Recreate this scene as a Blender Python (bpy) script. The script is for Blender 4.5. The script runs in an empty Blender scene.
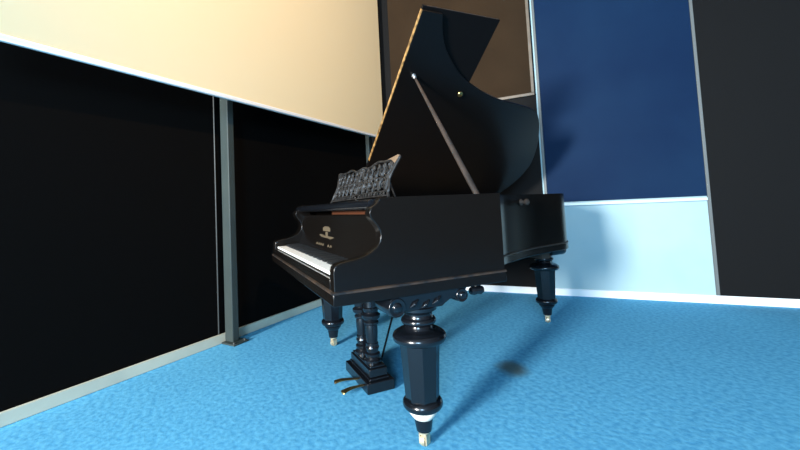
import bpy, bmesh, math, random
from mathutils import Vector, Matrix, noise
random.seed(7)
PI = math.pi
SC = bpy.context.scene
COL = SC.collection

# ------------------------------------------------------------------ materials
def mat(name, col, rough=.5, metal=0., spec=.5, coat=0., bump=None, vary=None, coat_rough=.1):
    m = bpy.data.materials.new(name); m.use_nodes = True
    nt = m.node_tree; b = nt.nodes['Principled BSDF']
    b.inputs['Base Color'].default_value = (*col, 1)
    b.inputs['Roughness'].default_value = rough
    b.inputs['Metallic'].default_value = metal
    b.inputs['Specular IOR Level'].default_value = spec
    b.inputs['Coat Weight'].default_value = coat
    b.inputs['Coat Roughness'].default_value = coat_rough
    tc = nt.nodes.new('ShaderNodeTexCoord')
    if vary:      # (scale, second colour, stretch)
        n = nt.nodes.new('ShaderNodeTexNoise'); n.inputs['Scale'].default_value = vary[0]; n.inputs['Detail'].default_value = 5
        mp = nt.nodes.new('ShaderNodeMapping'); mp.inputs['Scale'].default_value = vary[2] if len(vary) > 2 else (1, 1, 1)
        nt.links.new(tc.outputs['Object'], mp.inputs[0]); nt.links.new(mp.outputs[0], n.inputs['Vector'])
        r = nt.nodes.new('ShaderNodeValToRGB')
        r.color_ramp.elements[0].position = .35; r.color_ramp.elements[1].position = .65
        r.color_ramp.elements[0].color = (*col, 1); r.color_ramp.elements[1].color = (*vary[1], 1)
        nt.links.new(n.outputs['Fac'], r.inputs[0]); nt.links.new(r.outputs[0], b.inputs['Base Color'])
    if bump:      # (scale, strength, distance)
        n = nt.nodes.new('ShaderNodeTexNoise'); n.inputs['Scale'].default_value = bump[0]; n.inputs['Detail'].default_value = 3
        nt.links.new(tc.outputs['Object'], n.inputs['Vector'])
        u = nt.nodes.new('ShaderNodeBump'); u.inputs['Strength'].default_value = bump[1]; u.inputs['Distance'].default_value = bump[2]
        nt.links.new(n.outputs['Fac'], u.inputs['Height']); nt.links.new(u.outputs[0], b.inputs['Normal'])
    return m

M = {}
M['ebony'] = mat('ebonised satin lacquer', (.0045, .0036, .003), .24, spec=.24, bump=(14, .03, .006))
M['ebony_gloss'] = mat('ebonised polished lacquer', (.004, .005, .007), .2, spec=.55)
M['shelf'] = mat('polished shelf lacquer', (.005, .006, .008), .16, spec=.7)
M['lid'] = mat('lid lacquer', (.004, .0036, .0036), .28, spec=.19)
M['flap'] = mat('flap lacquer', (.004, .0035, .0035), .5, spec=.08)
M['worn_wood'] = mat('worn brown edge', (.10, .05, .016), .45, vary=(38, (.42, .23, .075), (1, 1, 1)))
M['edge_worn'] = mat('edge rubbed through lacquer', (.008, .008, .009), .45, vary=(7, (.055, .034, .021), (3, 3, .3)))
M['ivory'] = mat('ivory key', (.86, .84, .78), .3)
M['black_key'] = mat('black key', (.01, .01, .01), .3)
M['felt_rail'] = mat('orange brown rail', (.07, .02, .006), .6)
M['brass'] = mat('aged brass', (.66, .44, .16), .32, 1., vary=(25, (.45, .32, .14)))
M['pale_brass'] = mat('pale worn brass', (.80, .68, .45), .4, .7, vary=(30, (.55, .46, .32)))
M['pale_ring'] = mat('pale worn ring', (.80, .76, .66), .45, vary=(25, (.62, .58, .48)))  # near leg's collar is paler than the other two
M['gilt'] = mat('faded gilt', (.12, .092, .056), .55, .3)
M['silver_tip'] = mat('grey metal tip', (.55, .55, .55), .35, .9)
M['stick'] = mat('worn brown black stick', (.019, .014, .011), .6, vary=(18, (.045, .03, .022), (1, 1, .2)))
M['tarnish'] = mat('carved dark desk', (.010, .0095, .009), .42, spec=.35, vary=(30, (.034, .033, .032)))
M['desk_tip'] = mat('worn pale desk corner', (.17, .11, .065), .55)
M['spruce'] = mat('soundboard spruce', (.52, .33, .15), .45, vary=(4, (.45, .28, .12), (14, 1, 1)))
M['gold_plate'] = mat('gilded iron plate', (.48, .33, .10), .4, .6)
M['string'] = mat('steel string', (.55, .55, .55), .3, 1.)
M['underside'] = mat('dark underside wood', (.03, .02, .014), .7, vary=(6, (.045, .03, .02), (8, 1, 1)))
M['wall_black'] = mat('black wall panel', (.0028, .0026, .0025), .85, spec=.04, bump=(40, .08, .005))
M['wall_teal'] = mat('pale teal painted wall', (.32, .47, .51), .75, bump=(60, .1, .004), vary=(1.6, (.37, .51, .535)))
M['plaster'] = mat('off white plaster', (.30, .30, .295), .9, bump=(50, .1, .004))
M['grey_wall'] = mat('mid grey wall', (.10, .105, .11), .9, bump=(50, .1, .004))
M['ceiling'] = mat('ceiling white', (.22, .22, .22), .9)
M['brown_board'] = mat('brown pin board cloth', (.021, .0125, .006), .85, spec=.12, bump=(220, .15, .002), vary=(2.5, (.026, .0155, .0075)))
M['board_frame'] = mat('tan board frame', (.13, .105, .075), .5, vary=(12, (.09, .072, .05)))
M['strip'] = mat('grey painted strip', (.11, .12, .115), .5)
M['blue_panel'] = mat('dark blue panel', (.0032, .0155, .048), .6, spec=.06, vary=(1.3, (.005, .021, .057)))
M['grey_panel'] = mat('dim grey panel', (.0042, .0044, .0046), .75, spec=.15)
M['sill'] = mat('pale sill rail', (.55, .68, .74), .45)
M['base_cream'] = mat('cream baseboard', (.60, .60, .48), .5, vary=(4, (.52, .52, .42)))
M['base_white'] = mat('white baseboard', (.86, .88, .88), .5)
M['post'] = mat('grey green steel post', (.030, .042, .041), .5, .0, spec=.25, vary=(3, (.038, .050, .047)))
M['post_dark'] = mat('dark steel', (.05, .055, .055), .5, .3)
M['screen'] = mat('cream projection cloth', (.84, .70, .43), .85)
M['screen_bar'] = mat('white screen bar', (.86, .86, .84), .5)
M['frame_white'] = mat('window frame white', (.75, .75, .75), .5)
M['lamp_body'] = mat('lamp body black', (.02, .02, .02), .4)
m = bpy.data.materials.new('lamp lens glow'); m.use_nodes = True
b = m.node_tree.nodes['Principled BSDF']; b.inputs['Emission Color'].default_value = (1, .75, .45, 1); b.inputs['Emission Strength'].default_value = 4
M['lens'] = m

def carpet():
    m = bpy.data.materials.new('bright blue carpet'); m.use_nodes = True
    nt = m.node_tree; N = nt.nodes.new; L = nt.links.new; b = nt.nodes['Principled BSDF']
    b.inputs['Roughness'].default_value = .95; b.inputs['Specular IOR Level'].default_value = .15
    tc = N('ShaderNodeTexCoord')
    n1 = N('ShaderNodeTexNoise'); n1.inputs['Scale'].default_value = 42; n1.inputs['Detail'].default_value = 4
    n2 = N('ShaderNodeTexNoise'); n2.inputs['Scale'].default_value = 2.2; n2.inputs['Detail'].default_value = 3
    for n in (n1, n2): L(tc.outputs['Object'], n.inputs['Vector'])
    r1 = N('ShaderNodeValToRGB'); e = r1.color_ramp.elements
    e[0].position = .34; e[0].color = (.068, .325, .57, 1); e[1].position = .66; e[1].color = (.130, .47, .71, 1)
    L(n1.outputs['Fac'], r1.inputs[0])
    mx = N('ShaderNodeMix'); mx.data_type = 'RGBA'; mx.blend_type = 'MULTIPLY'; mx.inputs[0].default_value = 1
    r2 = N('ShaderNodeValToRGB'); e = r2.color_ramp.elements
    e[0].position = .3; e[0].color = (.90, .92, .94, 1); e[1].position = .7; e[1].color = (1, 1, 1, 1)
    L(n2.outputs['Fac'], r2.inputs[0]); L(r1.outputs[0], mx.inputs[6]); L(r2.outputs[0], mx.inputs[7])
    # a dull brown stain of its own shape
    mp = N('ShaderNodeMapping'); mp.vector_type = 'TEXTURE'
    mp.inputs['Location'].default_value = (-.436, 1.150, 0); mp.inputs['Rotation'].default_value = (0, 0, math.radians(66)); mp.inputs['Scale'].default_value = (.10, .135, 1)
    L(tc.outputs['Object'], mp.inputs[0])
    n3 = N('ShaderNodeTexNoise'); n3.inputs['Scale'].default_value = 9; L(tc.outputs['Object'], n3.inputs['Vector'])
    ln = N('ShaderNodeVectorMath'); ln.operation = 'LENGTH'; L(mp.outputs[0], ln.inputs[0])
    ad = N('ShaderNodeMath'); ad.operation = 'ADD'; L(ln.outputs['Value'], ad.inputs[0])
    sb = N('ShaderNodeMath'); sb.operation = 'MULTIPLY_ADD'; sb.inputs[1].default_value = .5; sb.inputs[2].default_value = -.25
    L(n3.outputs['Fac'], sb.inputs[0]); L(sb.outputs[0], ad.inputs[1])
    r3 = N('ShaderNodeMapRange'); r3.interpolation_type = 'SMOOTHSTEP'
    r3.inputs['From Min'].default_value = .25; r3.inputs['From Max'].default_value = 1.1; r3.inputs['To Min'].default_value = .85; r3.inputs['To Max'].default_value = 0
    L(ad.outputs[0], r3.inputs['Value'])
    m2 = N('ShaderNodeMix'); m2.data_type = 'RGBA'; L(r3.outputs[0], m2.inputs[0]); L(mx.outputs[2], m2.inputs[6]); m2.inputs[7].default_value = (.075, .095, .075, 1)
    L(m2.outputs[2], b.inputs['Base Color'])
    bp = N('ShaderNodeBump'); bp.inputs['Strength'].default_value = .25; bp.inputs['Distance'].default_value = .006
    L(n1.outputs['Fac'], bp.inputs['Height']); L(bp.outputs[0], b.inputs['Normal'])
    return m
M['carpet'] = carpet()

# ------------------------------------------------------------------ mesh helpers
class MB:
    def __init__(s): s.bm = bmesh.new()
    def poly(s, pts, faces, mi=0, smooth=False):
        v = [s.bm.verts.new(p) for p in pts]
        for f in faces:
            try:
                fc = s.bm.faces.new([v[i] for i in f]); fc.material_index = mi; fc.smooth = smooth
            except ValueError: pass
        return s
    def box(s, x0, x1, y0, y1, z0, z1, mi=0):
        p = [(x, y, z) for z in (z0, z1) for x, y in ((x0, y0), (x1, y0), (x1, y1), (x0, y1))]
        return s.poly(p, [(3, 2, 1, 0), (4, 5, 6, 7), (0, 1, 5, 4), (1, 2, 6, 5), (2, 3, 7, 6), (3, 0, 4, 7)], mi)
    def hexa(s, p, mi=0):
        return s.poly(p, [(3, 2, 1, 0), (4, 5, 6, 7), (0, 1, 5, 4), (1, 2, 6, 5), (2, 3, 7, 6), (3, 0, 4, 7)], mi)
    def prism(s, outline, f0, f1, mi=0, smooth=False):
        """outline: 2-D points; f0/f1 map (a,b) to 3-D at either end."""
        n = len(outline); p = [f0(*q) for q in outline] + [f1(*q) for q in outline]
        v = [s.bm.verts.new(q) for q in p]
        fs = [s.bm.faces.new(v[:n][::-1]), s.bm.faces.new(v[n:])]
        for i in range(n):
            j = (i + 1) % n
            f = s.bm.faces.new((v[i], v[j], v[n + j], v[n + i])); f.smooth = smooth; fs.append(f)
        for f in fs: f.material_index = mi
        return s
    def lathe(s, prof, c=(0, 0, 0), seg=32, axis='Z', mi=0, rot=0., smooth=True):
        rings = []
        for r, h in prof:
            ring = []
            for k in range(seg):
                a = rot + 2 * PI * k / seg
                x, y = r * math.cos(a), r * math.sin(a)
                p = {'Z': (x, y, h), 'X': (h, x, y), 'Y': (x, h, y)}[axis]
                ring.append(s.bm.verts.new((p[0] + c[0], p[1] + c[1], p[2] + c[2])))
            rings.append(ring)
        for a, b in zip(rings, rings[1:]):
            for k in range(seg):
                f = s.bm.faces.new((a[k], a[(k + 1) % seg], b[(k + 1) % seg], b[k])); f.smooth = smooth; f.material_index = mi
        for ring, fl in ((rings[0], True), (rings[-1], False)):
            f = s.bm.faces.new(ring[::-1] if fl else ring); f.material_index = mi
        return s
    def tube(s, pts, r, seg=8, mi=0, flat=1., up=Vector((0, 0, 1))):
        pts = [Vector(p) for p in pts]; rr = r if isinstance(r, (list, tuple)) else [r] * len(pts)
        rings = []
        for i, p in enumerate(pts):
            t = (pts[min(i + 1, len(pts) - 1)] - pts[max(i - 1, 0)]).normalized()
            u = up if abs(t.dot(up)) < .95 else Vector((1, 0, 0))
            a = t.cross(u).normalized(); b = a.cross(t).normalized()
            rings.append([s.bm.verts.new(p + a * rr[i] * math.cos(2 * PI * k / seg) + b * rr[i] * flat * math.sin(2 * PI * k / seg)) for k in range(seg)])
        for a, b in zip(rings, rings[1:]):
            for k in range(seg):
                f = s.bm.faces.new((a[k], a[(k + 1) % seg], b[(k + 1) % seg], b[k])); f.smooth = True; f.material_index = mi
        for ring in (rings[0][::-1], rings[-1]):
            f = s.bm.faces.new(ring); f.material_index = mi
        return s
    def build(s, name, mats, parent=None, bevel=0, sharp=35, seg=2):
        bmesh.ops.recalc_face_normals(s.bm, faces=s.bm.faces[:])
        me = bpy.data.meshes.new(name); s.bm.to_mesh(me); s.bm.free()
        for m in (mats if isinstance(mats, (list, tuple)) else [mats]): me.materials.append(m)
        me.set_sharp_from_angle(angle=math.radians(sharp))
        o = bpy.data.objects.new(name, me); COL.objects.link(o)
        if parent: o.parent = parent
        if bevel:
            b = o.modifiers.new('bevel', 'BEVEL'); b.width = bevel; b.segments = seg; b.limit_method = 'ANGLE'; b.angle_limit = math.radians(38)
        return o

def thing(name, label, cat, mw=None, group=None):
    o = bpy.data.objects.new(name, None); COL.objects.link(o); o.empty_display_size = .1
    if mw is not None: o.matrix_world = mw
    o['label'] = label; o['category'] = cat
    if group: o['group'] = group
    return o
def struct(o): o['kind'] = 'structure'; return o

def spline(P, n=8, closed=False):
    out = []; P = [Vector(p) for p in P]; N = len(P)
    for i in range(N if closed else N - 1):
        p1, p2 = P[i], P[(i + 1) % N]
        p0 = P[i - 1] if (closed or i) else p1; p3 = P[(i + 2) % N] if (closed or i + 2 < N) else p2
        for k in range(n):
            t = k / n
            out.append(.5 * ((2 * p1) + (p2 - p0) * t + (2 * p0 - 5 * p1 + 4 * p2 - p3) * t * t + (3 * p1 - p0 - 3 * p2 + p3) * t ** 3))
    if not closed: out.append(P[-1])
    return out

# ------------------------------------------------------------------ the room
CORNER = Vector((-3.0245, 1.3910, 0)); RD = Vector((.757, .6534, 0)).normalized(); LB = Vector((.5799, -.8147, 0)).normalized()
NR = Vector((RD.y, -RD.x, 0))            # right wall normal, into the room
NL = Vector((-LB.y, LB.x, 0))            # left wall normal, into the room
H = 3.75; LEN_L = 9.5; LEN_R = 6.4
def frame(o, x, y): return Matrix(((x.x, y.x, 0, o.x), (x.y, y.y, 0, o.y), (0, 0, 1, 0), (0, 0, 0, 1)))
FL = frame(CORNER, LB, NL)               # x along the left wall away from the corner, y into the room
FR = frame(CORNER, RD, NR)               # the same for the right wall
PB = CORNER + LB * LEN_L                 # near end of left wall
FB = frame(PB, RD, -LB)                  # back wall behind the camera (x parallel to the right wall, y into the room)

def wall(name, F, segs, m):
    b = MB()
    for s in segs: b.box(*s)
    o = b.build(name, m); o.matrix_world = F; return struct(o)
floor = MB()
fp = [CORNER - LB * .3 - RD * .3, CORNER + RD * (LEN_R + .6) - LB * .3, CORNER + RD * (LEN_R + .6) + LB * (LEN_L + .6), CORNER - RD * .3 + LB * (LEN_L + .6)]
floor.hexa([(p.x, p.y, z) for z in (-.06, 0) for p in fp])
struct(floor.build('floor', M['carpet']))
cl = MB(); cl.hexa([(p.x, p.y, z) for z in (H, H + .1) for p in fp]); struct(cl.build('ceiling', M['ceiling']))
wall('wall_left', FL, [(-.25, LEN_L + .2, -.15, 0, 0, H)], M['wall_black'])
wall('wall_right', FR, [(0, LEN_R + .2, -.15, 0, 0, H)], M['wall_teal'])
# back wall with a tall window assumed near the left end (behind the camera, lighting the room) and a second one added to lighten the right wall
WIN = [(.25, 1.20, 1.15, 2.55), (3.4, 5.2, 1.75, 3.15)]      # x0, x1, z0, z1
segs = []; x = 0
for x0, x1, z0, z1 in WIN:
    segs += [(x, x0, -.15, 0, 0, H), (x0, x1, -.15, 0, 0, z0), (x0, x1, -.15, 0, z1, H)]; x = x1
segs.append((x, LEN_R + .2, -.15, 0, 0, H))
wall('wall_back', FB, segs, M['plaster'])
PF = CORNER + RD * LEN_R
wall('wall_front', frame(PF, LB, -RD), [(0, LEN_L + .2, -.15, 0, 0, H)], M['grey_wall'])
t = .045
for i, (x0, x1, z0, z1) in enumerate(WIN):
    w = MB()
    for q in ((x0, x1, -.12, .01, z0, z0 + t), (x0, x1, -.12, .01, z1 - t, z1), (x0, x0 + t, -.12, .01, z0 + t, z1 - t), (x1 - t, x1, -.12, .01, z0 + t, z1 - t)): w.box(*q)
    o = struct(w.build('window_%d' % (i + 1), M['frame_white'])); o.matrix_world = FB  # both out of view: first assumed from the light, second added
# baseboards and trim
bl = MB(); bl.box(.02, LEN_L, 0, .018, 0, .068); o = struct(bl.build('baseboard_left', M['base_cream'], bevel=.004)); o.matrix_world = FL
bl = MB(); bl.box(.03, LEN_R, 0, .018, 0, .068); o = struct(bl.build('baseboard_right', M['base_white'], bevel=.004)); o.matrix_world = FR
bl = MB(); bl.box(1.966, 1.99, 0, .018, .068, H); o = struct(bl.build('trim_1', M['strip'], bevel=.004)); o.matrix_world = FR
bl = MB(); bl.box(3.23, 3.255, 0, .018, .068, H); o = struct(bl.build('trim_2', M['strip'], bevel=.004)); o.matrix_world = FR
bl = MB(); bl.box(2.150, 2.158, 0, .010, .068, H); o = struct(bl.build('trim_3', M['post_dark'], bevel=.003)); o.matrix_world = FL

# brown board on the right wall
t = thing('pin_board', 'brown cloth pin board high on the wall behind the raised piano lid', 'board', FR @ Matrix.Translation((.375, .016, 2.0)))  # stops short of the corner, leaving a dark strip as the screen's shadow
MB().box(0, 1.535, 0, .02, .03, 1.70).build('board_panel', M['brown_board'], t)
b = MB(); b.box(0, 1.565, 0, .03, 0, .03); b.box(1.535, 1.565, 0, .03, .03, 1.70); b.box(0, 1.565, 0, .03, 1.70, 1.73)
b.build('board_frame', M['board_frame'], t, bevel=.004)
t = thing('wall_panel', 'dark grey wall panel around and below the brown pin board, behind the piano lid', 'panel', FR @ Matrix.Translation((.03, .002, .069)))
MB().box(0, 1.92, 0, .012, 0, 3.65).build('panel_face', M['grey_panel'], t)  # strip beside the board imitates the shadow cast by the screen
# dark blue panel and its sill
t = thing('wall_panel', 'large dark blue panel with a pale sill rail on the right wall', 'panel', FR @ Matrix.Translation((1.992, .002, .868)))
MB().box(0, 1.236, 0, .016, .04, 2.75).build('panel_face', M['blue_panel'], t)
MB().box(0, 1.236, 0, .035, 0, .028).build('sill_rail', M['sill'], t, bevel=.005)

t = thing('wall_panel', 'black wall panel to the right of the dark blue panel, reaching the baseboard', 'panel', FR @ Matrix.Translation((3.257, .002, .069)))
MB().box(0, 3.12, 0, .012, 0, 3.65).build('panel_face', M['grey_panel'], t)  # added so the bent side of the piano mirrors something dark
# steel posts of the left wall
def post(x, label, w=.056, d=.088, yo=.021):
    t = thing('steel_post', label, 'post', FL @ Matrix.Translation((x, yo, 0)), 'steel posts along the black wall')
    MB().box(-w / 2, w / 2, 0, d, .012, H - .01).build('shaft', M['post'], t, bevel=.006)
    MB().box(-w / 2 - .045, w / 2 + .03, -.003, d + .05, 0, .012).build('base_plate', M['post'], t, bevel=.003)
    for sx in (-w / 2 - .025, w / 2 + .014):
        b = MB(); b.lathe([(.009, .012), (.009, .022), (.005, .024)], (sx, d + .03, 0), 6); b.build('anchor_bolt', M['post_dark'], t)
    return t
post(2.087, 'grey green steel post standing left of the piano against the black wall')
post(.045, 'dim steel post in the room corner behind the piano lid', .06, .05, .02)

# projection screen hanging in front of the left wall
t = thing('projection_screen', 'large cream projection screen hanging high over the black left wall', 'screen', FL @ Matrix.Translation((.10, .29, 1.735)))
MB().box(0, 3.6, 0, .006, .022, 1.90).build('screen_cloth', M['screen'], t)
MB().box(-.004, 3.604, -.011, .017, 0, .030).build('bottom_bar', M['screen_bar'], t, bevel=.006)
b = MB(); b.box(-.03, 3.63, -.06, .07, 1.88, 2.0); b.build('roller_case', M['screen_bar'], t, bevel=.01)

# ------------------------------------------------------------------ the piano
W = 1.466; ZB, ZM, ZT = .600, .647, .976
piano = thing('grand_piano', 'black antique grand piano with raised lid, turned legs and fretwork music desk on blue carpet', 'piano')
CURVE = [(1.468, .755), (1.387, .792), (1.307, .842), (1.252, .895), (1.178, .98), (1.126, 1.058), (1.09, 1.13), (1.03, 1.282), (.988, 1.434), (.966, 1.59), (.925, 1.79), (.845, 1.895), (.707, 1.998), (.553, 2.08), (.384, 2.135), (.226, 2.12), (.09, 2.06), (0, 2.0)]
BENT = [(v.x, v.y) for v in spline([(u, y, 0) for u, y in CURVE], 6)]
def plan(y0, inset=0.):           # outline of the case in (x, y), anticlockwise from bass front
    def tuck(u, y):
        t = min(1, max(0, (y - 1.15) / .6)); t = t * t * (3 - 2 * t); return max(0, min(u, W) - .034 * t * (u > .02) * min(1, u / .5))
    pts = [(-W, y0), (0, y0)] + [(-W + tuck(u, y), y) for u, y in BENT]
    if inset == 0: return pts
    out = []; n = len(pts)
    for i in range(n):
        a, b, c = Vector(pts[i - 1]), Vector(pts[i]), Vector(pts[(i + 1) % n])
        d1 = (b - a); d2 = (c - b)
        d1 = d1.normalized() if d1.length > 1e-6 else d2.normalized(); d2 = d2.normalized() if d2.length > 1e-6 else d1
        n1, n2 = Vector((-d1.y, d1.x)), Vector((-d2.y, d2.x)); m_ = n1 + n2
        m_ = m_ / max(m_.dot(n1), .35)
        out.append(tuple(b + m_ * inset))
    return out
YR = .25
# rim: outer and inner walls
b = MB(); po, pi_ = plan(YR), plan(YR, .055); n = len(po)
vo0 = [b.bm.verts.new((x, y, ZM)) for x, y in po]; vo1 = [b.bm.verts.new((x, y, ZT)) for x, y in po]
vi0 = [b.bm.verts.new((x, y, ZM)) for x, y in pi_]; vi1 = [b.bm.verts.new((x, y, ZT)) for x, y in pi_]
for i in range(n):
    if i == 0: continue            # open towards the keyboard
    j = (i + 1) % n
    for q in ((vo0[i], vo0[j], vo1[j], vo1[i]), (vi1[i], vi1[j], vi0[j], vi0[i]), (vo1[i], vo1[j], vi1[j], vi1[i]), (vo0[j], vo0[i], vi0[i], vi0[j])):
        f = b.bm.faces.new(q); f.smooth = True
for i in (0, 1): b.bm.faces.new((vo0[i], vi0[i], vi1[i], vo1[i]))
b.build('rim', M['ebony'], piano)
# bottom slab and lower moulding
b = MB(); b.prism(plan(0, -.006), lambda x, y: (x, y, ZB), lambda x, y: (x, y, ZM - .003), smooth=True)
b.build('key_bed', M['ebony'], piano, bevel=.004)
# thin bead where the lacquer has rubbed through
b = MB(); pp = plan(0, -.0075); qq = plan(0, .004)
pr = [(pp[i], qq[i]) for i in range(len(pp))]
for (i, j) in [(k, (k + 1) % len(pp)) for k in range(len(pp))]:
    for z0, z1, ring in ((ZM - .006, ZM + .001, pp),):
        b.poly([(*pp[i], z0), (*pp[j], z0), (*pp[j], z1), (*pp[i], z1)], [(0, 1, 2, 3)], smooth=True)
        b.poly([(*pp[i], z1), (*pp[j], z1), (*qq[j], z1 + .004), (*qq[i], z1 + .004)], [(0, 1, 2, 3)], smooth=True)
bmesh.ops.remove_doubles(b.bm, verts=b.bm.verts[:], dist=1e-5)
b.build('bead', M['edge_worn'], piano)
# cheeks
CH = [(0, ZM), (0, .720), (.004, .735), (.013, .743), (.028, .7475), (.054, .752), (.082, .756), (.109, .762), (.129, .768), (.149, .778), (.170, .794), (.182, .812), (.187, .833), (.185, .852), (.174, .871), (.159, .889), (.149, .904), (.1455, .918), (.148, .929), (.156, .941), (.170, .949), (.180, .958), (.186, .968), (.190, ZT), (YR, ZT), (YR, ZM)]
CT, CB = .050, .096          # thickness of the treble and the bass cheek
def chin(c):                 # profile drawn in by c, except where it meets the rim and the bead
    out = []
    for i, (y, z) in enumerate(CH):
        if y >= YR or z <= ZM: out.append((y + (c if y == 0 else 0), z - (c if z >= ZT else 0))); continue
        p, q = Vector(CH[i - 1]), Vector(CH[(i + 1) % len(CH)]); d = (q - p).normalized()
        out.append((y + d.y * c, z - d.x * c))
    return out
def cheek(x0, x1):
    b = MB(); rings = []
    for x, c in ((x0, .006), (x0 + .0018, .0018), (x0 + .006, 0), (x1 - .006, 0), (x1 - .0018, .0018), (x1, .006)):
        rings.append([b.bm.verts.new((x, y, z)) for y, z in chin(c)])
    n = len(CH)
    for u, v in zip(rings, rings[1:]):
        for i in range(n):
            f = b.bm.faces.new((u[i], u[(i + 1) % n], v[(i + 1) % n], v[i])); f.smooth = True
    b.bm.faces.new(rings[0][::-1]); b.bm.faces.new(rings[-1])
    o = b.build('cheek', M['ebony'], piano, sharp=50)
    wn = o.modifiers.new('normals', 'WEIGHTED_NORMAL'); wn.weight = 100; wn.keep_sharp = True
    return o
cheek(-CT, 0); cheek(-W, -W + CB)
# keys
KX1 = -CT - .005; KX0 = -W + CB + .005; KW = (KX1 - KX0) / 52
for x0 in (-CT - .0035, -W + CB + .0005):
    MB().box(x0, x0 + .003, .02, .165, ZM, .715).build('key_block', M['ebony'], piano)
MB().box(-W + CB, -CT, .0, .016, ZM, .689).build('key_slip', M['ebony'], piano, bevel=.003)
def white(i):
    x1 = KX1 - i * KW; return MB().box(-KW / 2 + .0006, KW / 2 - .0006, 0, .15, .0, .012)
k0 = white(0).build('white_key', M['ivory'], piano, bevel=.0012)
k0.location = (KX1 - KW / 2, .017, .694)
for i in range(1, 52):
    k = k0.copy(); COL.objects.link(k); k.parent = piano; k.location = (KX1 - (i + .5) * KW, .017, .694)
first = None; note = 0
names_left = ['A', 'B'] + ['C', 'D', 'E', 'F', 'G', 'A', 'B'] * 7 + ['C']
for i, nm in enumerate(names_left):
    if nm in 'ACDFG' and i < 51:
        x = KX0 + (i + 1) * KW
        if first is None:
            b = MB(); b.hexa([(-.006, 0, 0), (.006, 0, 0), (.006, .098, 0), (-.006, .098, 0), (-.0045, .006, .012), (.0045, .006, .012), (.0045, .098, .012), (-.0045, .098, .012)])
            first = k = b.build('black_key', M['black_key'], piano, bevel=.001)
        else:
            k = first.copy(); COL.objects.link(k); k.parent = piano
        k.location = (x, .069, .706)
# fall board, standing open
FB_P = [(.166, .700), (.170, .722), (.179, .752), (.186, .785), (.189, .83), (.190, .888), (.192, .905), (.198, .911), (.212, .911), (.216, .901), (.214, .83), (.21, .77), (.20, .700)]
fb = MB().prism(FB_P, lambda y, z: (-W + CB + .001, y, z), lambda y, z: (-CT - .001, y, z)).build('fall_board', M['ebony'], piano, bevel=.002)
b = MB(); ey = .1865
def eb(x0, x1, z0, z1): b.box(x0, x1, ey + .0, ey + .006, z0, z1)
cx = -.735
eb(cx - .07, cx + .065, .822, .842); eb(cx - .04, cx + .045, .842, .848)
eb(cx - .022, cx + .022, .757, .818)
b.build('gilt_crest', M['gilt'], fb)
b = MB(); b.tube([(cx - .13, .1845, .799), (cx - .09, .1845, .796), (cx - .03, .184, .792), (cx + .03, .184, .792), (cx + .09, .1845, .790), (cx + .13, .1845, .793)], [.003, .008, .006, .006, .008, .003], 6)
for dx, wd in ((-.19, .03), (-.14, .022), (-.10, .026), (-.055, .02), (.05, .022), (.09, .03)):
    b.tube([(cx + dx, .1775, .742), (cx + dx + wd * .5, .1785, .752), (cx + dx + wd, .1775, .744)], .004, 5)
b.build('gilt_scroll', M['gilt'], fb)
MB().box(-.78, -CT - .002, .235, .25, .911, .930).build('action_rail', [M['felt_rail']], piano)
MB().box(-W + CB + .001, -CT - .001, .198, .25, ZM, .90).build('key_frame_cover', [M['underside']], piano)
# music shelf under the desk
lip = [(.178 + .0215 * math.cos(t), .951 + .0205 * math.sin(t)) for t in [PI * (1.5 - k / 12) for k in range(13)]]
b = MB(); b.prism(lip + [(.56, .9715), (.56, .950), (.26, .935)], lambda y, z: (-W + CB - .02, y, z), lambda y, z: (-CT + .01, y, z), smooth=True)
b.build('music_shelf', M['shelf'], piano)
# fretwork music desk
md = bpy.data.objects.new('music_desk', None); COL.objects.link(md); md.parent = piano
md.location = (-.715, .345, .972); md.rotation_euler = (math.radians(-20), 0, 0)
half = [(.42, 0), (.432, .035), (.430, .06), (.415, .085), (.405, .105), (.412, .130), (.428, .160), (.448, .192), (.455, .208), (.440, .216), (.40, .211), (.34, .205), (.28, .207), (.22, .214), (.17, .208), (.12, .196), (.06, .196), (0, .206)]
def mir(ps): return [(-x, z) for x, z in ps]
loop = [(0, 0)] + half + mir(half[:-1])[::-1]
b = MB(); ol = [(v.x, 0, v.y) for v in spline([(x, z, 0) for x, z in loop], 3, True)]
b.tube(ol + [ol[0]], .0065, 6, flat=1.2, up=Vector((0, 1, 0)))
for zz, xx in ((.022, .425), (.045, .43)): b.tube([(-xx, 0, zz), (xx, 0, zz)], .004, 6, up=Vector((0, 1, 0)))
b.build('desk_frame', M['tarnish'], md)
b = MB()
def scroll(cx, cz, r, turns, a0, s=1, tail=None):
    P = []
    for k in range(22):
        t = k / 21; a = a0 + s * turns * 2 * PI * t; q = r * (.2 + .8 * t)
        P.append((cx + q * math.cos(a), 0, cz + q * math.sin(a)))
    if tail: P += [(cx + q * math.cos(a) + tail[0] * u, 0, cz + q * math.sin(a) + tail[1] * u) for u in (.5, 1)]
    b.tube(P, [.0026 + .0022 * (i / len(P)) for i in range(len(P))], 5, up=Vector((0, 1, 0)), flat=1.5)
    b.lathe([(.0005, -.006), (.006, -.004), (.007, 0), (.006, .004), (.0005, .006)], (cx, 0, cz), 8, 'Y')
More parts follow.
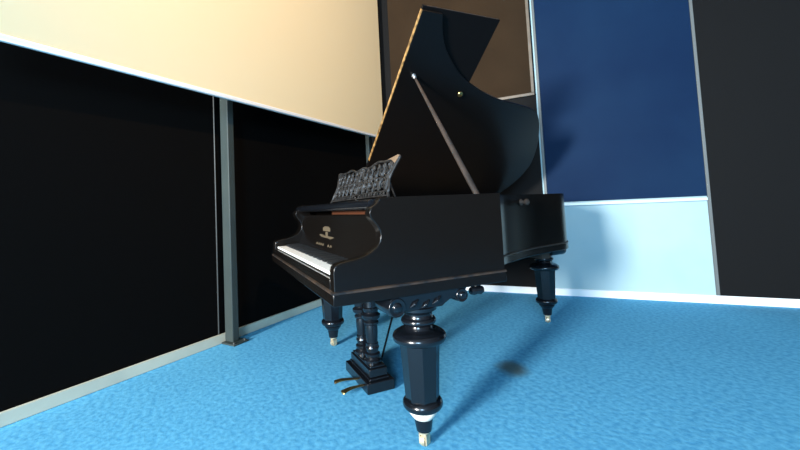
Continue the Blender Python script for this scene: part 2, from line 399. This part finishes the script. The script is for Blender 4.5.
for sx in (-1, 1):
    for i, x in enumerate((.05, .125, .20, .275, .35)):
        scroll(sx * x, .085, .030, 1.35, PI / 2 * i, sx)
        scroll(sx * (x + .01), .145, .028, 1.3, PI * .7 * i + 1, -sx)
        b.tube([(sx * (x + .038), 0, .045), (sx * (x + .034), 0, .09), (sx * (x + .042), 0, .13), (sx * (x + .036), 0, .195)], .0042, 6, up=Vector((0, 1, 0)), flat=1.4)
        for dz in (.115, .178): scroll(sx * (x + .036), dz, .016, 1.1, PI * i, sx)
        for dx in (0, .036): b.lathe([(.0005, -.005), (.008, -.003), (.009, 0), (.008, .003), (.0005, .005)], (sx * (x + dx), 0, .034), 8, 'Y')
    scroll(sx * .425, .185, .018, 1.2, 0, sx); scroll(sx * .39, .17, .022, 1.2, 2, -sx)
    b.tube([(sx * .40, 0, .05), (sx * .395, 0, .10), (sx * .415, 0, .16), (sx * .442, 0, .203)], .0055, 6, up=Vector((0, 1, 0)), flat=1.3)
for zz, rr in ((.07, .022), (.11, .02), (.16, .03)): scroll(.012, zz, rr, 1.3, zz * 40, 1); scroll(-.014, zz + .02, rr * .8, 1.2, 2 + zz * 40, -1)
b.tube([(0, 0, .045), (.012, 0, .09), (-.012, 0, .14), (0, 0, .205)], .005, 6, up=Vector((0, 1, 0)), flat=1.3)
for sx in (-1, 1):
    for k in range(6):
        scroll(sx * (.03 + .072 * k), .062, .013, 1.1, k, sx); scroll(sx * (.035 + .070 * k), .115, .014, 1.1, k + 2, -sx); scroll(sx * (.03 + .068 * k), .182, .014, 1.2, k + 4, sx)
b.tube([(-.40, 0, .115), (-.2, 0, .12), (0, 0, .115), (.2, 0, .12), (.40, 0, .115)], .0045, 6, up=Vector((0, 1, 0)), flat=1.4)
b.build('fretwork', M['tarnish'], md)
for sx, dm in ((-1, 'tarnish'), (1, 'desk_tip')):
    P = [(.428, .178), (.448, .200), (.459, .213), (.440, .220), (.40, .215), (.33, .208), (.38, .202)]
    MB().prism(P, lambda x, z: (sx * x, -.008, z), lambda x, z: (sx * x, .006, z)).build('desk_corner', M[dm], md, bevel=.002)
MB().tube([(.30, .03, .14), (.28, .12, .045)], .005, 6).build('desk_strut', M['tarnish'], md)
MB().tube([(-.30, .03, .14), (-.28, .12, .045)], .005, 6).build('desk_strut', M['tarnish'], md)

# lid (local frame: x from the hinge outwards, y along the case, z = outer normal)
TH = math.radians(40)
lid = bpy.data.objects.new('lid', None); COL.objects.link(lid); lid.parent = piano
lid.location = (-W, 0, ZT + .020); lid.rotation_euler = (0, -TH, 0)
LY = .630
outl = [(0, LY), (1.468, LY)] + BENT
b = MB(); b.prism(outl, lambda x, y: (x, y, 0), lambda x, y: (x, y, .018), smooth=True)
b.build('lid_board', M['lid'], lid, bevel=.002)
b = MB(); b.prism([(0.0, .636), (1.486, .636), (1.486, 1.140), (0.0, 1.140)], lambda x, y: (x, y, .021), lambda x, y: (x, y, .037))
b.build('lid_flap', M['flap'], lid, bevel=.002)
MB().box(.42, 1.470, LY - .004, LY, -.001, .018).build('edge_band', M['worn_wood'], lid)
b = MB(); b.box(1.486, 1.488, .66, 1.12, .022, .026); b.build('edge_line', M['edge_worn'], lid)
for u in (.25, .75, 1.25): MB().lathe([(.004, u - .035), (.004, u + .035)], (0, LY + .004, .0205), 10, 'X').build('flap_hinge', M['lid'], lid)
for y in (.8, 1.35, 1.85): MB().lathe([(.008, y - .05), (.008, y + .05)], (.0, 0, -.008), 10, 'Y').build('lid_hinge', M['brass'], lid)
b = MB(); b.lathe([(.002, -.016), (.017, -.014), (.019, -.010), (.013, -.006), (.013, 0.001)], (1.01, 1.09, 0), 18)
b.build('brass_button', M['brass'], lid)
b = MB(); b.lathe([(.004, -.012), (.012, -.011), (.014, -.004), (.014, .001)], (1.10, .72, 0), 16); b.build('prop_cup', M['silver_tip'], lid)
# prop stick
A = Vector((-.050, .69, ZT - .03)); Bv = Vector((-W + 1.10 * math.cos(TH) + .010, .72, ZT + .02 + 1.10 * math.sin(TH) - .014))
d = (Bv - A).normalized(); up = Vector((0, 1, 0)); a = d.cross(up).normalized(); c = a.cross(d)
b = MB(); L = (Bv - A).length
def ring(t, r1, r2): q = A + d * (L * t); return [tuple(q + a * r1 * math.cos(2 * PI * k / 10) + c * r2 * math.sin(2 * PI * k / 10)) for k in range(10)]
R_ = [ring(t, r1, r2) for t, r1, r2 in ((0, .011, .014), (.12, .012, .016), (.45, .0115, .0145), (.8, .009, .010), (.96, .0075, .008), (1, .006, .006))]
vs = [[b.bm.verts.new(p) for p in r] for r in R_]
for r0, r1 in zip(vs, vs[1:]):
    for k in range(10):
        f = b.bm.faces.new((r0[k], r0[(k + 1) % 10], r1[(k + 1) % 10], r1[k])); f.smooth = True
b.bm.faces.new(vs[0][::-1]); b.bm.faces.new(vs[-1])
ps = b.build('prop_stick', M['stick'], piano)
b = MB(); b.lathe([(.003, -.012), (.011, -.006), (.012, .002), (.007, .010), (.003, .012)], tuple(Bv), 12); b.build('stick_tip', M['silver_tip'], ps)
# knob on the bent side
b = MB(); b.lathe([(.018, 0), (.020, .006), (.010, .014), (.009, .026), (.018, .034), (.020, .044), (.012, .052), (.002, .054)], (0, 0, 0), 16, 'X')
kn = b.build('lid_knob', M['underside'], piano); kn.location = (-.448, 1.30, .930); kn.rotation_euler = (0, 0, math.radians(16))

# interior: soundboard, iron plate, strings
ins = plan(.56, .056)
b = MB(); b.prism(ins, lambda x, y: (x, y, .78), lambda x, y: (x, y, .79)); b.build('soundboard', M['spruce'], piano)
def shrink(y0, du, k, ky): return [(-W + du + (x + W) * k, y0 + (y - y0) * ky) for x, y in plan(y0)]
b = MB(); o1 = shrink(.60, .075, .88, .93); o2 = shrink(.70, .19, .70, .82); n = len(o1)
for i in range(n):
    j = (i + 1) % n
    b.hexa([(*o1[i], .83), (*o1[j], .83), (*o2[j], .83), (*o2[i], .83), (*o1[i], .845), (*o1[j], .845), (*o2[j], .845), (*o2[i], .845)])
for x0, x1, y1 in ((-.42, -.43, .96), (-.66, -.70, 1.55), (-.98, -1.02, 1.85)):
    b.hexa([(x0 - .015, .66, .845), (x0 + .015, .66, .845), (x1 + .015, y1, .845), (x1 - .015, y1, .845), (x0 - .015, .66, .87), (x0 + .015, .66, .87), (x1 + .015, y1, .87), (x1 - .015, y1, .87)])
b.build('iron_plate', M['gold_plate'], piano)
b = MB()
for i in range(60):
    x = -.20 - 1.12 * i / 59; ye = .72
    for (xa, ya), (xb, yb) in zip(o2[2:], o2[3:]):
        if min(xa, xb) <= x <= max(xa, xb): ye = max(ye, min(ya, yb))
    if ye > .76: b.tube([(x, .70, .858), (x - .01, ye + .03, .858)], .001, 4)
o = b.build('strings', M['string'], piano); o['kind'] = 'stuff'
b = MB(); b.box(-W + .056, -.056, .545, .575, ZM, .955); b.build('belly_rail', M['underside'], piano)
for y in (.62, 1.15, 1.62): MB().box(-1.3, -.62 if y > .9 else -.2, y, y + .07, ZB - .055, ZB).build('underside_beam', M['underside'], piano)

# legs ------------------------------------------------------------
def oct_body(b, z0, r0, z1, r1):
    b.lathe([(r0, z0), (r1, z1)], seg=8, rot=PI / 8, smooth=False)
def torus_prof(r, z0, z1, inner, n=8):
    zc = (z0 + z1) / 2; h = (z1 - z0) / 2
    return [(inner, z0)] + [(r - h + h * math.cos(a), zc + h * math.sin(a)) for a in [(-PI / 2 + PI * k / n) for k in range(n + 1)]] + [(inner, z1)]
def make_leg(x, y, brz, pale, bracket=True, caster_rot=0.):
    b = MB()
    oct_body(b, .185, .0665, .410, .0800)
    b.lathe(torus_prof(.107, .404, .444, .05), seg=40)
    b.lathe([(.092, .4435), (.084, .4485), (.070, .448), (.058, .452), (.052, .460), (.050, .468), (.053, .474)], seg=32)
    b.lathe(torus_prof(.070, .472, .500, .04), seg=32)
    b.lathe([(.060, .498), (.056, .506), (.056, .516), (.068, .526), (.074, .530), (.074, .542), (.03, .543)], seg=32)
    b.lathe(torus_prof(.079, .146, .188, .03), seg=36)
    lg = b.build('leg', M['ebony_gloss'], piano); lg.location = (x, y, 0)
    b = MB(); b.lathe([(.034, .108), (.040, .112), (.055, .132), (.057, .140), (.050, .150)], seg=30)
    b.build('collar', M['pale_ring'] if pale else M['ebony_gloss'], lg)
    b = MB(); b.lathe([(.030, .062), (.031, .068), (.036, .100), (.037, .110)], seg=24); b.build('ferrule', M['ebony_gloss'], lg)
    b = MB(); b.lathe([(.021, .052), (.023, .056), (.023, .070), (.017, .071)], seg=20)
    b.box(-.017, -.012, -.014, .014, .010, .055); b.box(.012, .017, -.014, .014, .010, .055); b.box(-.017, .017, -.014, .014, .045, .055)
    ca = b.build('caster', M['pale_brass'], lg); ca.rotation_euler = (0, 0, caster_rot)
    b = MB(); b.lathe([(.010, -.011), (.0225, -.009), (.0235, 0), (.0225, .009), (.010, .011)], (0, 0, .0236), 22, 'X')
    cw = b.build('caster_wheel', M['pale_brass'], lg); cw.rotation_euler = (0, 0, caster_rot)
    if bracket:
        b = MB(); hw = .062
        P = [(-.135, .5999), (-.150, .588), (-.145, .566), (-.128, .560), (-.110, .572), (-.098, .568), (-.088, .552), (-.076, .541), (.076, .541), (.092, .552), (.112, .562), (.140, .570), (.165, .572), (.185, .580), (.195, .5999)]
        b.prism(P, lambda q, z: (-hw, q, z), lambda q, z: (hw, q, z))
        for q, zz, r in ((-.122, .562, .037), (.170, .571, .028)):
            b.lathe([(r * .35, -hw - .012), (r * .45, -hw - .010), (r * .5, -hw - .004), (r * .92, -hw - .006), (r, -hw + .002), (r, hw - .002), (r * .92, hw + .006), (r * .5, hw + .004), (r * .45, hw + .010), (r * .35, hw + .012)], (0, q, zz), 22, 'X')
        for q, zz, l in ((-.05, .566, .03), (0, .558, .028), (.05, .566, .03)):       # carved leaves on both faces
            for sx in (-1, 1):
                b.tube([(sx * hw, q - l * .6, zz - .012), (sx * (hw + .006), q, zz), (sx * hw, q + l * .7, zz + .016)], [.003, .009, .003], 6)
        br = b.build('scroll_bracket', M['ebony_gloss'], lg, bevel=.003); br.rotation_euler = (0, 0, brz)
    return lg
make_leg(-.0665, .3627, 0, True, caster_rot=.5)
make_leg(-1.303, .366, 0, False, caster_rot=.3)
make_leg(-.925, 1.955, PI / 2, False, caster_rot=.8)
b = MB(); b.lathe([(.006, -.032), (.014, -.030), (.019, -.016), (.016, 0), (.019, .016), (.014, .030), (.006, .032)], (-.03, .625, .574), 20, 'Y'); b.build('leg_lock_roll', M['ebony_gloss'], piano)

# pedal lyre -------------------------------------------------------
LX, LYY = -.705, .385
ly = bpy.data.objects.new('pedal_lyre', None); COL.objects.link(ly); ly.parent = piano; ly.location = (LX, LYY, 0)
b = MB(); b.box(-.172, .172, -.075, .075, .004, .058); b.box(-.155, .155, -.055, .055, .058, .070); b.box(-.143, .143, -.050, .050, .070, .112); b.box(-.135, .135, -.042, .042, .112, .124)
b.build('plinth', M['ebony_gloss'], ly, bevel=.004)
for sx in (-1, 1):
    b = MB(); x = sx * .072
    b.lathe([(.046, .124), (.046, .136), (.040, .142), (.036, .150), (.040, .160), (.040, .168), (.030, .176), (.031, .184), (.037, .200), (.033, .212), (.033, .222)], (x, 0, 0), 28)
    b.lathe([(.029, .222), (.033, .27), (.033, .30), (.031, .318)], (x, 0, 0), 12, rot=.2, smooth=False)
    b.lathe([(.034, .318), (.040, .323), (.040, .332), (.034, .337), (.036, .344), (.047, .353), (.050, .360), (.050, .370), (.040, .377), (.037, .385), (.042, .396), (.042, .406), (.036, .412), (.034, .44), (.036, .54), (.046, .55), (.046, .570), (.044, .600)], (x, 0, 0), 28)
    b.build('column', M['ebony_gloss'], ly)
MB().box(-.135, .135, -.05, .05, .578, .600).build('top_block', M['ebony_gloss'], ly, bevel=.003)
for x, tx in ((.028, -.005), (.108, .125)):
    b = MB()
    P = spline([(x, -.06, .030), (x + (tx - x) * .3, -.105, .033), (x + (tx - x) * .7, -.155, .034), (tx, -.195, .026)], 5)
    wd = [.010 + .012 * (i / (len(P) - 1)) ** 2 for i in range(len(P))]; wd[-1] *= .7; wd[0] = .010
    b.tube(P, wd, 10, flat=.36); b.build('pedal', M['brass'], ly)
b = MB(); b.tube([(.012, .070, .085), (.012, .255, .60)], .006, 8); b.build('brace_rod', M['ebony'], ly)

# ------------------------------------------------------------------ added spotlight, assumed daylight and added fill
sp = thing('track_spotlight', 'black track spotlight on the ceiling aimed at the screen', 'lamp', FL @ Matrix.Translation((2.7, 3.1, H)))  # unseen fixture, added to give the screen and brown board warm light
MB().box(-.04, .04, -.04, .04, -.03, 0).build('mount', M['lamp_body'], sp, bevel=.004)
MB().lathe([(.008, -.16), (.008, -.02)], seg=12).build('stem', M['lamp_body'], sp)
head = MB().lathe([(.03, .10), (.055, .08), (.06, -.06), (.058, -.06), (.05, -.055), (.048, .07)], seg=24).build('lamp_head', M['lamp_body'], sp)
head.location = (0, 0, -.22)
lp = FL @ Vector((2.7, 3.1, H - .30)); tgt = FL @ Vector((1.5, .2, 2.7))
dirv = (tgt - lp).normalized()
q = (sp.matrix_world.to_3x3().inverted() @ dirv).to_track_quat('-Z', 'Y'); head.rotation_mode = 'QUATERNION'; head.rotation_quaternion = q
L_ = bpy.data.lights.new('spot_lamp', 'SPOT'); L_.energy = 262; L_.color = (1, .62, .29); L_.spot_size = math.radians(100); L_.spot_blend = .8; L_.shadow_soft_size = .05  # warm light of the added spotlight
lo = bpy.data.objects.new('spot_lamp', L_); COL.objects.link(lo); lo.location = lp + dirv * .08; lo.rotation_euler = dirv.to_track_quat('-Z', 'Y').to_euler()

def area(name, F, x, y, z, sx, sz, e, col, tgt=None):
    a = bpy.data.lights.new(name, 'AREA'); a.shape = 'RECTANGLE'; a.size = sx; a.size_y = sz; a.energy = e; a.color = col
    o = bpy.data.objects.new(name, a); COL.objects.link(o); p = F @ Vector((x, y, z)); o.location = p
    o.rotation_euler = (F.to_3x3() @ Vector((0, 1, 0))).to_track_quat('-Z', 'Y').to_euler(); return o
for (x0, x1, z0, z1), e, tint in zip(WIN, (1400, 520), ((1, .97, .93), (.44, .72, 1.0))):
    area('window_daylight', FB, (x0 + x1) / 2, -.06, (z0 + z1) / 2, x1 - x0 - .1, z1 - z0 - .1, e, tint)  # first is assumed daylight, second is added blue fill for the right wall and floor

w = bpy.data.worlds.new('World'); SC.world = w; w.use_nodes = True
w.node_tree.nodes['Background'].inputs[0].default_value = (.6, .75, 1, 1); w.node_tree.nodes['Background'].inputs[1].default_value = .3

# ------------------------------------------------------------------ camera
cd = bpy.data.cameras.new('camera'); cam = bpy.data.objects.new('camera', cd); COL.objects.link(cam)
Fv = Vector((-.91687476, .39524136, .05590114)); Rv = Vector((.39302143, .91833933, -.04676579)); Uv = Vector((.06981999, .02090803, .99734047))
cam.matrix_world = Matrix(((Rv.x, Uv.x, -Fv.x, 1.28995), (Rv.y, Uv.y, -Fv.y, -.37904), (Rv.z, Uv.z, -Fv.z, .93735), (0, 0, 0, 1)))
cd.sensor_fit = 'HORIZONTAL'; cd.sensor_width = 36; cd.lens = 379.2 / 800 * 36
cd.shift_x = (400 - 376) / 800; cd.shift_y = (186.53 - 225) / 800
cd.clip_start = .05
SC.camera = cam
vs_ = SC.view_settings
SC.display_settings.display_device = 'sRGB'
vs_.view_transform = 'Standard'; vs_.look = 'None'; vs_.gamma = 1; vs_.use_curve_mapping = False; vs_.exposure = .16
